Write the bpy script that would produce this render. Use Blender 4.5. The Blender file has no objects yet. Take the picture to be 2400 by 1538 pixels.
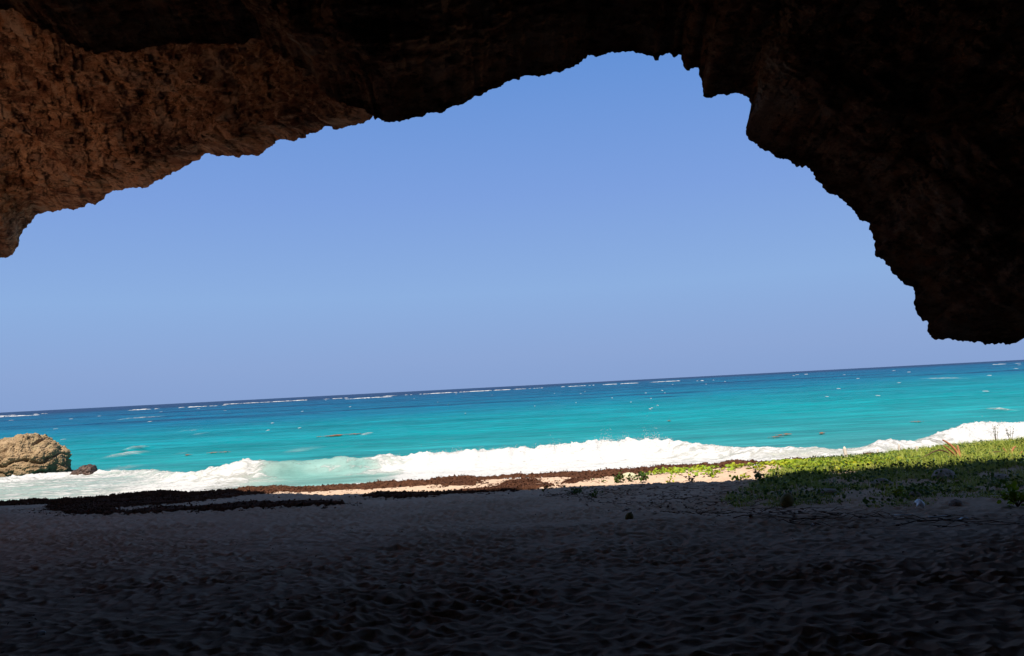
import bpy, math, random
import numpy as np
from mathutils import Matrix, Vector

rng = np.random.default_rng(11)
random.seed(11)
S = bpy.context.scene
COL = S.collection

# ------------------------------------------------------------------ camera
FPX, CX, CY, EYE = 2000.0, 1200.0, 769.0, 4.6      # measured on a 2400 px wide frame
ROLL = -math.atan(124 / 2400)
PITCH = math.atan((905 - 769) * math.cos(ROLL) / FPX)
cam_d = bpy.data.cameras.new('camera')
cam = bpy.data.objects.new('camera', cam_d)
COL.objects.link(cam)
RM = Matrix.Rotation(math.pi / 2 + PITCH, 3, 'X') @ Matrix.Rotation(ROLL, 3, 'Z')
cam.matrix_world = Matrix.Translation((0, 0, EYE)) @ RM.to_4x4()
cam_d.sensor_width = 36.0
cam_d.lens = 36.0 * FPX / 2400
cam_d.clip_start = 0.05
cam_d.clip_end = 60000
S.camera = cam
R = np.array(RM)

# ------------------------------------------------------------------ light
EXPO = 0.85
SUN_AZ = math.atan2(-0.22, -1.0)        # behind the camera and a little to its left
SUN_EL = math.radians(57)
w = bpy.data.worlds.new('World')
S.world = w
w.use_nodes = True
nt = w.node_tree
bg = nt.nodes['Background']
sky = nt.nodes.new('ShaderNodeTexSky')
sky.sky_type = 'NISHITA'
sky.sun_disc = False
sky.sun_elevation = SUN_EL
sky.sun_rotation = SUN_AZ
sky.altitude = 0
sky.air_density = 1.0
sky.dust_density = 0.15
sky.ozone_density = 2.0
SKY_GAIN = 0.05
# clear tropical air: the lower sky stays blue down to the horizon
tc = nt.nodes.new('ShaderNodeTexCoord'); sxyz = nt.nodes.new('ShaderNodeSeparateXYZ')
nt.links.new(tc.outputs['Generated'], sxyz.inputs[0])
rp = nt.nodes.new('ShaderNodeValToRGB'); nt.links.new(sxyz.outputs[2], rp.inputs[0])
stops = [(0.0, (.245, .362, .640)), (.035, (.262, .385, .67)), (.11, (.265, .430, .745)), (.22, (.205, .355, .735)), (.37, (.125, .285, .68)), (.7, (.08, .18, .48))]
while len(rp.color_ramp.elements) < len(stops): rp.color_ramp.elements.new(.5)
for e_, (p_, c_) in zip(rp.color_ramp.elements, stops):
    e_.position = p_; e_.color = (*c_, 1)
gain = nt.nodes.new('ShaderNodeVectorMath'); gain.operation = 'SCALE'
nt.links.new(rp.outputs[0], gain.inputs[0]); gain.inputs['Scale'].default_value = 1 / (SKY_GAIN * 2 ** EXPO)
mr = nt.nodes.new('ShaderNodeMapRange'); mr.inputs['From Min'].default_value = .38; mr.inputs['From Max'].default_value = .7
nt.links.new(sxyz.outputs[2], mr.inputs['Value'])
mxs = nt.nodes.new('ShaderNodeMix'); mxs.data_type = 'RGBA'
nt.links.new(mr.outputs[0], mxs.inputs[0]); nt.links.new(gain.outputs[0], mxs.inputs[6]); nt.links.new(sky.outputs[0], mxs.inputs[7])
nt.links.new(mxs.outputs[2], bg.inputs[0])
bg.inputs[1].default_value = SKY_GAIN
sd = bpy.data.lights.new('sun', 'SUN')
sd.energy = 5.0
sd.angle = math.radians(0.53)
sd.color = (1.0, 0.95, 0.87)
sun = bpy.data.objects.new('sun', sd)
COL.objects.link(sun)
sv = Vector((math.sin(SUN_AZ) * math.cos(SUN_EL), math.cos(SUN_AZ) * math.cos(SUN_EL), math.sin(SUN_EL)))
sun.rotation_euler = sv.to_track_quat('Z', 'Y').to_euler()
sun.location = (0, 0, 60)
S.view_settings.view_transform = 'Standard'
S.view_settings.look = 'None'
S.view_settings.gamma = 1.0
S.view_settings.exposure = EXPO
S.render.engine = 'CYCLES'
S.cycles.use_denoising = True
S.cycles.max_bounces = 7
S.cycles.diffuse_bounces = 5
S.cycles.glossy_bounces = 2
S.cycles.caustics_reflective = False
S.cycles.caustics_refractive = False

# ------------------------------------------------------------------ helpers
def pix_dir(px, py):
    px = np.asarray(px, float); py = np.asarray(py, float)
    v = np.stack([(px - CX) / FPX, -(py - CY) / FPX, -np.ones_like(px)], -1)
    return v @ R.T

def at_y(px, py, Y):
    """point at forward distance Y seen at pixel px,py"""
    d = pix_dir(px, py)
    t = np.asarray(Y) / d[..., 1]
    p = d * t[..., None]
    p[..., 2] += EYE
    return p

def to_pix(P):
    q = (P - np.array([0, 0, EYE])) @ R
    z = np.minimum(q[..., 2], -1e-3)
    return CX + FPX * q[..., 0] / -z, CY - FPX * q[..., 1] / -z

def sm(a, b, x):
    t = np.clip((x - a) / (b - a), 0, 1)
    return t * t * (3 - 2 * t)

def _h(ix, iy, iz, s):
    n = (ix * 374761393 + iy * 668265263 + iz * 2147483647 % 4294967291 + iz * 1274126177 + s * 974711) & 0xffffffff
    n = ((n ^ (n >> 13)) * 1274126177) & 0xffffffff
    n = ((n ^ (n >> 16)) * 2246822519) & 0xffffffff
    return n ^ (n >> 15)

def perlin(x, y, z=None, seed=0):
    if z is None: z = np.zeros_like(x)
    xi = np.floor(x).astype(np.int64); yi = np.floor(y).astype(np.int64); zi = np.floor(z).astype(np.int64)
    xf, yf, zf = x - xi, y - yi, z - zi
    u = xf**3 * (xf * (xf * 6 - 15) + 10); v = yf**3 * (yf * (yf * 6 - 15) + 10); ww = zf**3 * (zf * (zf * 6 - 15) + 10)
    flat = not np.any(z)
    def g(dx, dy, dz):
        h = _h(xi + dx, yi + dy, zi + dz, seed)
        a = (h & 1023) * (2 * math.pi / 1024)
        if flat:
            return 1.4 * (np.cos(a) * (xf - dx) + np.sin(a) * (yf - dy))
        c = ((h >> 10) & 1023) / 511.5 - 1
        r = np.sqrt(np.maximum(0, 1 - c * c))
        return 1.3 * (r * np.cos(a) * (xf - dx) + r * np.sin(a) * (yf - dy) + c * (zf - dz))
    def lay(dz):
        a = g(0, 0, dz); b = g(1, 0, dz); c = g(0, 1, dz); d = g(1, 1, dz)
        return (a + (b - a) * u) * (1 - v) + (c + (d - c) * u) * v
    l0 = lay(0)
    if flat: return l0
    return l0 + (lay(1) - l0) * ww

def fbm(x, y, z=None, o=4, seed=0, gain=.5, ridged=False):
    s = 0; a = 1; f = 1
    for k in range(o):
        n = perlin(x * f, y * f, None if z is None else z * f, seed + 17 * k)
        if ridged: n = 1 - 2 * np.abs(n)
        s = s + a * n; a *= gain; f *= 2.03
    return s

def worley(x, y, seed=0):
    xi = np.floor(x).astype(np.int64); yi = np.floor(y).astype(np.int64)
    best = np.full(x.shape, 9.0); second = np.full(x.shape, 9.0)
    for dx in (-1, 0, 1):
        for dy in (-1, 0, 1):
            h = _h(xi + dx, yi + dy, xi * 0, seed)
            qx = xi + dx + (h & 1023) / 1023; qy = yi + dy + ((h >> 10) & 1023) / 1023
            d = np.hypot(x - qx, y - qy)
            second = np.minimum(second, np.maximum(best, d)); best = np.minimum(best, d)
    return best, second

def poly_mask(px, py, poly):
    inside = np.zeros(px.shape, bool)
    n = len(poly)
    for i in range(n):
        x1, y1 = poly[i]; x2, y2 = poly[(i + 1) % n]
        if y1 == y2: continue
        c = ((y1 > py) != (y2 > py)) & (px < (x2 - x1) * (py - y1) / (y2 - y1) + x1)
        inside ^= c
    return inside

def mesh(name, V, F, mat, parent=None, smooth=True, attrs=None, link=True):
    V = np.ascontiguousarray(V, dtype=np.float32).reshape(-1, 3)
    F = np.ascontiguousarray(F, dtype=np.int32)
    k = F.shape[1]
    me = bpy.data.meshes.new(name)
    me.vertices.add(len(V)); me.vertices.foreach_set('co', V.ravel())
    me.loops.add(F.size); me.loops.foreach_set('vertex_index', F.ravel())
    me.polygons.add(len(F))
    me.polygons.foreach_set('loop_start', np.arange(len(F), dtype=np.int32) * k)
    me.polygons.foreach_set('use_smooth', np.full(len(F), smooth))
    me.update(calc_edges=True)
    if attrs:
        for nm, a in attrs.items():
            at = me.attributes.new(nm, 'FLOAT', 'POINT')
            at.data.foreach_set('value', np.ascontiguousarray(a, dtype=np.float32).ravel())
    me.materials.append(mat)
    o = bpy.data.objects.new(name, me)
    COL.objects.link(o)
    if parent: o.parent = parent
    return o

def grid_faces(nr, nc):
    i = np.arange(nr - 1)[:, None] * nc + np.arange(nc - 1)[None]
    return np.stack([i, i + 1, i + nc + 1, i + nc], -1).reshape(-1, 4)

def tag(o, label=None, cat=None, group=None, kind=None):
    if label: o['label'] = label
    if cat: o['category'] = cat
    if group: o['group'] = group
    if kind: o['kind'] = kind
    return o

def empty(name, loc, label, cat, group=None):
    o = bpy.data.objects.new(name, None)
    o.empty_display_size = .2
    COL.objects.link(o); o.location = loc
    return tag(o, label, cat, group)

class Geo:
    def __init__(s): s.V = []; s.F = []; s.n = 0
    def add(s, v, f):
        s.V.append(np.asarray(v, float)); s.F.append(np.asarray(f, int) + s.n); s.n += len(v)
    def tube(s, pts, rad, seg=6):
        pts = np.asarray(pts, float); rad = np.asarray(rad, float) * np.ones(len(pts))
        t = np.gradient(pts, axis=0); t /= np.linalg.norm(t, axis=1)[:, None] + 1e-9
        ref = np.array([0, 0, 1.0]) if abs(t[:, 2].mean()) < .8 else np.array([1.0, 0, 0])
        a = np.cross(t, ref); a /= np.linalg.norm(a, axis=1)[:, None] + 1e-9
        b = np.cross(t, a)
        th = np.linspace(0, 2 * math.pi, seg, endpoint=False)
        v = pts[:, None] + rad[:, None, None] * (np.cos(th)[None, :, None] * a[:, None] + np.sin(th)[None, :, None] * b[:, None])
        n = len(pts)
        f = []
        for i in range(n - 1):
            for j in range(seg):
                f.append((i * seg + j, i * seg + (j + 1) % seg, (i + 1) * seg + (j + 1) % seg, (i + 1) * seg + j))
        v = v.reshape(-1, 3)
        k = len(v)
        v = np.vstack([v, pts[0], pts[-1]])
        for j in range(seg):
            f.append((k, (j + 1) % seg, j, k)); f.append((k + 1, (n - 1) * seg + j, (n - 1) * seg + (j + 1) % seg, k + 1))
        f = np.array(f)
        q = f[f[:, 3] != f[:, 0]]; tr = f[f[:, 3] == f[:, 0]]
        s.add(v, q); s.tris = getattr(s, 'tris', []); s.tris.append(tr[:, :3] + s.n - len(v))
    def build(s, name, mat, parent=None, smooth=True):
        V = np.vstack(s.V); F = np.vstack(s.F)
        me = bpy.data.meshes.new(name)
        faces = [tuple(map(int, q)) for q in F]
        for t in getattr(s, 'tris', []): faces += [tuple(map(int, q)) for q in t]
        me.from_pydata([tuple(map(float, v)) for v in V], [], faces)
        me.polygons.foreach_set('use_smooth', [smooth] * len(me.polygons))
        me.materials.append(mat)
        o = bpy.data.objects.new(name, me); COL.objects.link(o)
        if parent: o.parent = parent
        return o

# ------------------------------------------------------------------ materials
class NM:
    def __init__(s, name, rough=.9, spec=.2):
        s.m = bpy.data.materials.new(name); s.m.use_nodes = True
        s.t = s.m.node_tree; s.N = s.t.nodes; s.b = s.N['Principled BSDF']
        s.b.inputs['Roughness'].default_value = rough
        s.b.inputs['Specular IOR Level'].default_value = spec
        s.geo = s.N.new('ShaderNodeNewGeometry'); s.pos = s.geo.outputs['Position']
    def l(s, a, b): s.t.links.new(a, b)
    def noise(s, scale, detail=5, rough=.6, vec=None, stretch=None, dist=0):
        n = s.N.new('ShaderNodeTexNoise'); n.inputs['Scale'].default_value = scale
        n.inputs['Detail'].default_value = detail; n.inputs['Roughness'].default_value = rough
        n.inputs['Distortion'].default_value = dist
        v = vec or s.pos
        if stretch:
            mp = s.N.new('ShaderNodeMapping'); mp.inputs['Scale'].default_value = stretch; s.l(v, mp.inputs[0]); v = mp.outputs[0]
        s.l(v, n.inputs['Vector']); return n.outputs[0]
    def ramp(s, fac, stops, interp='LINEAR'):
        r = s.N.new('ShaderNodeValToRGB'); cr = r.color_ramp; cr.interpolation = interp
        while len(cr.elements) < len(stops): cr.elements.new(.5)
        for e, (p, c) in zip(cr.elements, stops):
            e.position = p; e.color = (c if len(c) == 4 else (*c, 1)) if hasattr(c, '__len__') else (c, c, c, 1)
        s.l(fac, r.inputs[0]); return r.outputs[0]
    def mix(s, fac, a, b, mode='MIX'):
        m = s.N.new('ShaderNodeMix'); m.data_type = 'RGBA'; m.blend_type = mode
        for sock, v in ((m.inputs[0], fac), (m.inputs[6], a), (m.inputs[7], b)):
            if isinstance(v, (int, float)): sock.default_value = v
            elif isinstance(v, tuple): sock.default_value = (*v, 1)
            else: s.l(v, sock)
        return m.outputs[2]
    def math(s, op, a, b=0.0, clamp=False):
        m = s.N.new('ShaderNodeMath'); m.operation = op; m.use_clamp = clamp
        for i, v in enumerate((a, b)):
            if isinstance(v, (int, float)): m.inputs[i].default_value = v
            else: s.l(v, m.inputs[i])
        return m.outputs[0]
    def attr(s, nm):
        a = s.N.new('ShaderNodeAttribute'); a.attribute_name = nm; return a.outputs['Fac']
    def bump(s, h, strength, dist, normal=None):
        b = s.N.new('ShaderNodeBump'); b.inputs['Strength'].default_value = strength; b.inputs['Distance'].default_value = dist
        s.l(h, b.inputs['Height'])
        if normal: s.l(normal, b.inputs['Normal'])
        return b.outputs[0]
    def col(s, c):
        if isinstance(c, tuple): s.b.inputs['Base Color'].default_value = (*c, 1)
        else: s.l(c, s.b.inputs['Base Color'])
    def nrm(s, n): s.l(n, s.b.inputs['Normal'])

def rock_mat(name='overhang_rock', k=1.0):
    m = NM(name, .92, .12)
    big = m.noise(.55, 4, .55)
    c = m.ramp(big, [(.34, (.16, .07, .045)), (.46, (.36, .17, .10)), (.56, (.54, .27, .14)), (.68, (.50, .32, .24))])
    mid = m.noise(2.2, 8, .72, stretch=(.7, 1.2, 1.7), dist=.15)
    c = m.mix(m.ramp(mid, [(.46, 0), (.60, .9)]), c, (.72, .46, .30))
    pit = m.noise(4.0, 8, .74, stretch=(.7, 1.1, 1.6), dist=.1)
    c = m.mix(m.ramp(pit, [(.38, .9), (.52, 0)]), c, (.035, .018, .013))
    pale = m.noise(1.1, 6, .65)
    c = m.mix(m.ramp(pale, [(.54, 0), (.64, .7)]), c, (.58, .43, .33))
    if k < 1: c = m.mix(1.0, c, (k, k * .90, k * .86), 'MULTIPLY')      # k < 1: darker, redder rock
    m.col(c)
    n = m.bump(m.noise(2.6, 10, .74, stretch=(.8, 1.1, 1.5), dist=.1), 1.0, .35)
    n = m.bump(m.noise(16, 6, .7), .7, .05, n)
    m.nrm(n); return m.m

def boulder_mat():
    m = NM('boulder_stone', .9, .15)
    c = m.ramp(m.noise(.8, 5, .6), [(.35, (.17, .11, .06)), (.5, (.245, .165, .09)), (.65, (.30, .21, .125))])
    c = m.mix(m.ramp(m.noise(3, 7, .7), [(.38, .85), (.5, 0)]), c, (.11, .065, .035))
    c = m.mix(m.ramp(m.noise(1.3, 4, .6, stretch=(1, 1, .5)), [(.52, 0), (.66, .5)]), c, (.20, .17, .09))
    sx = m.N.new('ShaderNodeSeparateXYZ'); m.l(m.pos, sx.inputs[0])
    wet = m.ramp(m.math('ADD', sx.outputs[2], m.math('MULTIPLY', m.noise(1.2, 4), .8)), [(.55, .8), (1.0, 0)])
    c = m.mix(wet, c, (.085, .06, .035))          # wet foot splashed by the surf
    m.col(c)
    m.nrm(m.bump(m.noise(9, 6, .7), .6, .08)); return m.m

def sand_mat():
    m = NM('sand', .95, .05)
    c = m.ramp(m.noise(.35, 6, .6), [(.35, (.40, .275, .19)), (.65, (.47, .335, .24))])
    c = m.mix(m.ramp(m.noise(9, 6, .75), [(.30, .55), (.42, 0)]), c, (.20, .135, .10))
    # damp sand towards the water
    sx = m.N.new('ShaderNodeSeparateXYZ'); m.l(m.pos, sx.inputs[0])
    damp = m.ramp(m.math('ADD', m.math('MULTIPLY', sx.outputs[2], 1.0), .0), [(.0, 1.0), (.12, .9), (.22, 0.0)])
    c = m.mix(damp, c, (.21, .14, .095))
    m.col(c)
    m.nrm(m.bump(m.noise(14, 5, .65), .55, .02)); return m.m

def weed_mat(name, a, b):
    m = NM(name, 1, .03)
    m.col(m.ramp(m.noise(7, 7, .75), [(.35, a), (.6, b)]))
    m.nrm(m.bump(m.noise(11, 7, .75), 1.0, .12)); return m.m

def plain(name, c, c2=None, scale=6, rough=.85, spec=.2, bump=.4, bd=.01):
    m = NM(name, rough, spec)
    m.col(m.ramp(m.noise(scale, 5, .65), [(.38, c), (.62, c2 or tuple(x * .65 for x in c))]))
    m.nrm(m.bump(m.noise(scale * 2.5, 5, .65), bump, bd)); return m.m

def leaf_mat(name, c, c2, c3):
    m = NM(name, .55, .3)
    n = m.noise(1.7, 4, .7)
    m.col(m.ramp(n, [(.36, c), (.5, c2), (.64, c3)]))
    m.b.inputs['Subsurface Weight'].default_value = 0.0
    tr = m.N.new('ShaderNodeBsdfTranslucent'); mx = m.N.new('ShaderNodeMixShader')
    mx.inputs[0].default_value = .3
    src = m.b.inputs['Base Color'].links[0].from_socket
    m.l(src, tr.inputs[0]); m.l(m.b.outputs[0], mx.inputs[1]); m.l(tr.outputs[0], mx.inputs[2])
    m.l(mx.outputs[0], m.N['Material Output'].inputs[0]); return m.m

def sea_mat():
    m = NM('sea_water', .3, .5)
    sx = m.N.new('ShaderNodeSeparateXYZ'); m.l(m.pos, sx.inputs[0])
    lg = m.math('LOGARITHM', m.math('MAXIMUM', sx.outputs[1], 10.0), 10.0)        # log10 of the distance offshore
    wob = m.noise(.012, 5, .6, stretch=(.35, 1.6, 1))
    wob2 = m.noise(.05, 4, .6, stretch=(.25, 1.2, 1))
    xt = m.math('MULTIPLY', sx.outputs[0], -0.0013)
    xt = m.math('MAXIMUM', m.math('MINIMUM', xt, .10), -.20)
    v = m.math('ADD', lg, m.math('MULTIPLY', m.math('SUBTRACT', wob, .5), .28))
    v = m.math('ADD', v, m.math('MULTIPLY', m.math('SUBTRACT', wob2, .5), .10))
    v = m.math('ADD', v, xt)
    f = m.math('DIVIDE', m.math('SUBTRACT', v, 1.6), 1.8)     # 40 m .. 2500 m
    c = m.ramp(f, [(.02, (.035, .170, .168)), (.10, (.014, .168, .174)), (.20, (.002, .158, .172)),
                   (.31, (.001, .132, .162)), (.40, (.0004, .094, .148)), (.50, (.0003, .072, .132)),
                   (.74, (.0003, .054, .115)), (.80, (.001, .042, .092)), (.86, (.004, .024, .060)), (1, (.006, .020, .055))])
    # sea grass patches on the bed
    gr = m.noise(.010, 5, .62, stretch=(.28, 1.5, 1))
    gate = m.ramp(f, [(.30, 0), (.38, .9), (.72, .9), (.82, 0)])
    g = m.math('MULTIPLY', m.ramp(gr, [(.53, 0), (.58, 1)]), gate)
    c = m.mix(g, c, (.001, .022, .06))
    # suspended sand
    c = m.mix(m.attr('murk'), c, (.13, .24, .215))
    c = m.mix(m.ramp(m.attr('foam'), [(.15, 0), (.75, .9)]), c, (.325, .335, .305))
    c = m.mix(m.attr('sandy'), c, (.36, .30, .25))
    # wave shading put into the colour as streaks, short crests with specks of foam
    st1 = m.noise(.35, 6, .7, stretch=(.35, 1.3, 1)); st2 = m.noise(.045, 5, .7, stretch=(.3, 1.5, 1))
    c = m.mix(m.ramp(st1, [(.38, .45), (.5, 0)]), c, (0, .05, .085)) if False else m.mix(1.0, c, m.ramp(st1, [(.34, .72), (.66, 1.28)]), 'MULTIPLY')
    c = m.mix(1.0, c, m.ramp(st2, [(.36, .80), (.64, 1.2)]), 'MULTIPLY')
    sp = m.noise(.9, 4, .75, stretch=(.45, 1.4, 1)); spg = m.noise(.06, 3, .6, stretch=(.4, 1, 1))
    spk = m.math('MULTIPLY', m.ramp(sp, [(.66, 0), (.72, .8)]), m.ramp(spg, [(.46, 0), (.58, 1)]))
    c = m.mix(m.math('MULTIPLY', spk, m.ramp(f, [(.12, .5), (.6, 0)])), c, (.40, .44, .44))
    # foam
    fn = m.noise(1.4, 7, .68, stretch=(.55, 1.5, 1), dist=1.2)
    fo = m.math('ADD', m.attr('foam'), m.math('MULTIPLY', m.math('SUBTRACT', fn, .5), 2.2))
    fo = m.ramp(fo, [(.40, 0), (.70, 1)])
    fo = m.math('MULTIPLY', fo, m.ramp(m.attr('foam'), [(.02, 0), (.12, 1)]))
    c = m.mix(fo, c, (.45, .44, .425))
    m.col(c)
    m.l(m.math('ADD', m.math('MULTIPLY', fo, .55), .3), m.b.inputs['Roughness'])
    m.b.inputs['IOR'].default_value = 1.05
    m.b.inputs['Specular IOR Level'].default_value = .5
    n1 = m.noise(.9, 6, .65, stretch=(.45, 1, 1))
    n2 = m.noise(.16, 5, .6, stretch=(.4, 1, 1))
    n = m.bump(n2, .8, 1.3)
    n = m.bump(n1, .7, .35, n)
    n = m.bump(m.math('MULTIPLY', m.noise(2.6, 6, .7, stretch=(.8, 1, 1)), fo), .6, .3, n)
    m.nrm(n); return m.m

M_cave = rock_mat('shaded_cave_rock', .62)  # darker copy of the overhang rock, cave shade put into its colour
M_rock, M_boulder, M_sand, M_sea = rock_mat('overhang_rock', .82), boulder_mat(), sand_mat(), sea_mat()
M_wet = plain('wet_dark_stone', (.085, .045, .03), (.03, .018, .014), 3, .6, .4, .8, .08)
M_weed = weed_mat('sargassum', (.028, .012, .008), (.115, .050, .028))
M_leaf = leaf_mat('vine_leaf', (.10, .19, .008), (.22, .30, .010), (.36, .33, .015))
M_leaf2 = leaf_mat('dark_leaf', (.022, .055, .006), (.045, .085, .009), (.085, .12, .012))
M_grass = leaf_mat('grass_blade', (.11, .17, .016), (.23, .27, .03), (.36, .34, .08))
M_stem = plain('dead_vine', (.12, .06, .035), (.05, .028, .018), 8)
M_frond = plain('dry_palm', (.36, .155, .06), (.20, .075, .03), 7, .7)
M_frond_dark = plain('weathered_palm', (.11, .055, .03), (.06, .03, .018), 7, .7)
M_husk = plain('coconut_husk', (.16, .13, .035), (.09, .07, .02), 12, .75)
M_pale = plain('bleached_wood', (.58, .50, .42), (.42, .34, .28), 9)
M_plastic = plain('white_plastic', (.70, .72, .74), (.55, .57, .60), 20, .35, .5, .1)
M_spray = plain('foam_white', (.46, .45, .44), (.38, .38, .38), 3, .8, .1, .2)
M_float = plain('wet_seaweed', (.22, .10, .03), (.11, .05, .02), 3, .5, .3)

# ------------------------------------------------------------------ terrain
def base_z(y):
    return np.interp(y, [-60, -6, 2, 6, 12, 20, 30, 36, 41, 43, 46, 60, 200],
                        [3.6, 3.3, 3.0, 2.7, 2.15, 1.5, .9, .5, .2, .02, -.35, -1.8, -6])

def ground(x, y, fine=False):
    x = np.asarray(x, float); y = np.asarray(y, float)
    z = base_z(y) + .10 * fbm(x * .18, y * .22, o=3, seed=3) * sm(46, 38, y)
    z += .22 * sm(5, 13, x) * sm(20, 26, y) * sm(42, 37, y)          # vegetated berm
    z += .42 * sm(15, 25, x) * sm(33, 38, y) * sm(44.5, 41, y)
    # little heap of sand under a husk
    z += .10 * np.exp(-((x - 2.75)**2 / .5 + (y - 19.3)**2 / .6))
    if fine:
        fade = sm(41.5, 36, y)
        wx = x + .14 * perlin(x * 1.5, y * 1.5, seed=5); wy = y + .14 * perlin(x * 1.5, y * 1.5, seed=6)
        f1, f2 = worley(wx * 5.0, wy * 4.8, seed=9)
        g1, g2 = worley(wx * 8.3 + 9, wy * 7.0, seed=29)
        dens = .55 + .45 * sm(-.35, .25, perlin(x * .35, y * .35, seed=12))
        dens = dens * (1 + .6 * sm(12, 26, y))
        z += fade * dens * (0.09 * (np.minimum(f1, .8)**1.25 - .3) + .035 * (np.minimum(g1, .8)**1.5 - .3))
        z += fade * 0.012 * fbm(x * 3.1, y * 3.1, o=3, seed=15)
    return z

def gpoint(px, py):
    """where the line of sight of a photo pixel meets the ground"""
    d = pix_dir(np.array([px]), np.array([py]))[0]
    ys = np.linspace(3, 60, 1500)
    P = d[None] * (ys / d[1])[:, None]
    z = ground(P[:, 0], P[:, 1])
    hit = P[:, 2] + EYE < z
    k = np.argmax(hit) if hit.any() else np.argmin(np.where(ys < 42.5, P[:, 2] + EYE - z, 99))
    return np.array([P[k, 0], P[k, 1], z[k]])

# rows dense where the beach is near, columns fan out
ya = np.linspace(-45, 2.2, 60)[:-1]
yb = 2.2 * np.exp(np.arange(0, math.log(48 / 2.2), .0027))
yc = np.linspace(48, 200, 20)[1:]
yy = np.concatenate([ya, yb, yc])
u = np.linspace(-1, 1, 820)
uo = 1 + np.geomspace(.004, 1, 22)
de = np.clip(yy, 2.2, 48)
Xc = u[None] * (de[:, None] * .72 + .6)
half = Xc[:, -1:]
out = half + (190 - half) * (np.geomspace(.002, 1, 22)[None])
X = np.hstack([-out[:, ::-1], Xc, out]); Y = np.repeat(yy[:, None], X.shape[1], 1)
Z = ground(X, Y, True)
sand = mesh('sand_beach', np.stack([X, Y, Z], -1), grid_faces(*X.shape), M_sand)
tag(sand, 'pale trampled sand of the beach running from the cave floor to the water', kind='structure')

# ------------------------------------------------------------------ sea
tab = np.array([  # px at crest, height, crest distance, crest foam, wash foam, sandy tint
 (-900, .2, 55, .5, .6, .1), (-300, .25, 56, .6, .7, .1), (0, .32, 58, .75, .46, .1), (100, .30, 58, .7, .45, .1), (250, .35, 56, .55, .48, .1),
 (330, .40, 53, .55, .6, .2), (430, .50, 50, .75, .9, .2), (500, .72, 50, .75, .85, .45), (585, 1.08, 50, .68, .6, .5),
 (630, .98, 50, .28, .35, .2), (700, .85, 50, .18, .18, .05), (790, .98, 50, .34, .12, 0), (850, .92, 50, .30, .15, 0), (905, .95, 50, .75, .25, 0),
 (940, .86, 50, .75, .5, 0), (965, .92, 50, 1, .9, 0), (1050, .98, 50, 1, 1, 0), (1230, 1.0, 50, 1, 1, 0), (1330, 1.0, 50, 1, 1, .05), (1395, 1.18, 50, 1, 1, .05),
 (1450, 1.08, 50, 1, .95, .08), (1510, 1.18, 50, .98, .85, .15), (1580, .95, 49.5, .8, .72, .35), (1650, .72, 48.5, .75, .68, .35),
 (1740, .52, 47, .66, .62, .45), (1850, .45, 46.5, .62, .60, .55), (1930, .25, 46, .55, .6, .5), (1975, .35, 46, .75, .6, .4), (2020, .60, 47, .75, .55, .6),
 (2100, .42, 47.5, .7, .52, .7), (2200, .75, 49, .8, .62, .4), (2280, 1.08, 50, .95, .85, .15), (2350, .98, 50.5, .9, .9, .1), (2450, .85, 50, .85, .85, .2), (3000, .5, 50, .6, .7, .2)])

y1 = np.arange(41.6, 62, .085); y2 = 62 * np.exp(np.arange(1, 1400) * .0042)
y2 = y2[y2 < 22000]; y2 = np.concatenate([y2, [24000, 30000]])
ys_ = np.concatenate([y1, y2])
u = np.linspace(-1, 1, 860)
Xc = u[None] * (ys_[:, None] * .72 + 3)
half = Xc[:, -1:]
out = half * (1 + np.geomspace(.006, 4, 12)[None])
X = np.hstack([-out[:, ::-1], Xc, out]); Y = np.repeat(ys_[:, None], X.shape[1], 1)
n1 = len(y1) + 160
Z = np.zeros_like(X); FO = np.zeros_like(X); MU = np.zeros_like(X); SA = np.zeros_like(X)
x, y = X[:n1], Y[:n1]
ux = to_pix(np.stack([x, x * 0 + 50.0, x * 0 + .8], -1))[0]
wob = 20 * perlin(x * .35, y * .25, seed=41)
cols = [np.interp(ux + wob * .4, tab[:, 0], tab[:, k]) for k in range(1, 6)]
A, C, CF, WF, SD = cols
C = C + .35 * perlin(x * .22, x * 0 + 3.3, seed=44) + .25 * fbm(x * .9, x * 0 + 1.3, o=2, seed=45)
A = A * (1 + .10 * fbm(x * .8, x * 0 + 7.7, o=3, seed=46))
s = y - C
prof = np.where(s < 0, np.exp(-(s / .85)**2), np.exp(-(s / 2.1)**2))
h = A * prof
rough = fbm(x * 2.2, y * 2.2, o=4, seed=51, gain=.6)
lump = np.abs(fbm(x * 1.3, y * 1.6, o=4, seed=52, gain=.6))
fcrest = CF * np.where(s < 0, 1, np.exp(-(s / (.55 + .5 * CF))**2))
fwash = WF * sm(.3, -1.6, s)
fo = np.where(s < -.9, np.maximum(WF, .0), fcrest)
t = sm(-2.2, -.4, s)
fo = np.where(s < .0, WF * (1 - t) + CF * t, fcrest)
edge = sm(44.9 + .5 * perlin(x * .5, x * 0, seed=61), 43.9, y)
fo = np.maximum(fo, .95 * edge)
fo += .16 * perlin(x * .35, y * 1.2, seed=63) * (fo > .1)
# low mounds of foam carried in front of the breaker
wash = .10 * WF * sm(.2, -1.5, s) * (.5 + .5 * lump)
h = h + wash
h = h + np.clip(fo, 0, 1) * prof * (.20 * (lump - .35) + .06 * rough)
h = h + np.clip(fo, 0, 1) * (1 - prof) * .035 * rough
Z[:n1] = h
mu = sm(1.5, -.5, s) * .62 + sm(6, 0, s) * .15
SA[:n1] = SD * sm(1.2, -.6, s) * (.75 + .5 * perlin(x * .5, y * 1.6, seed=66))
MU[:n1] = mu
FO[:n1] = np.clip(fo, 0, 1.2) * sm(3.2, 1.2, s)
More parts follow.
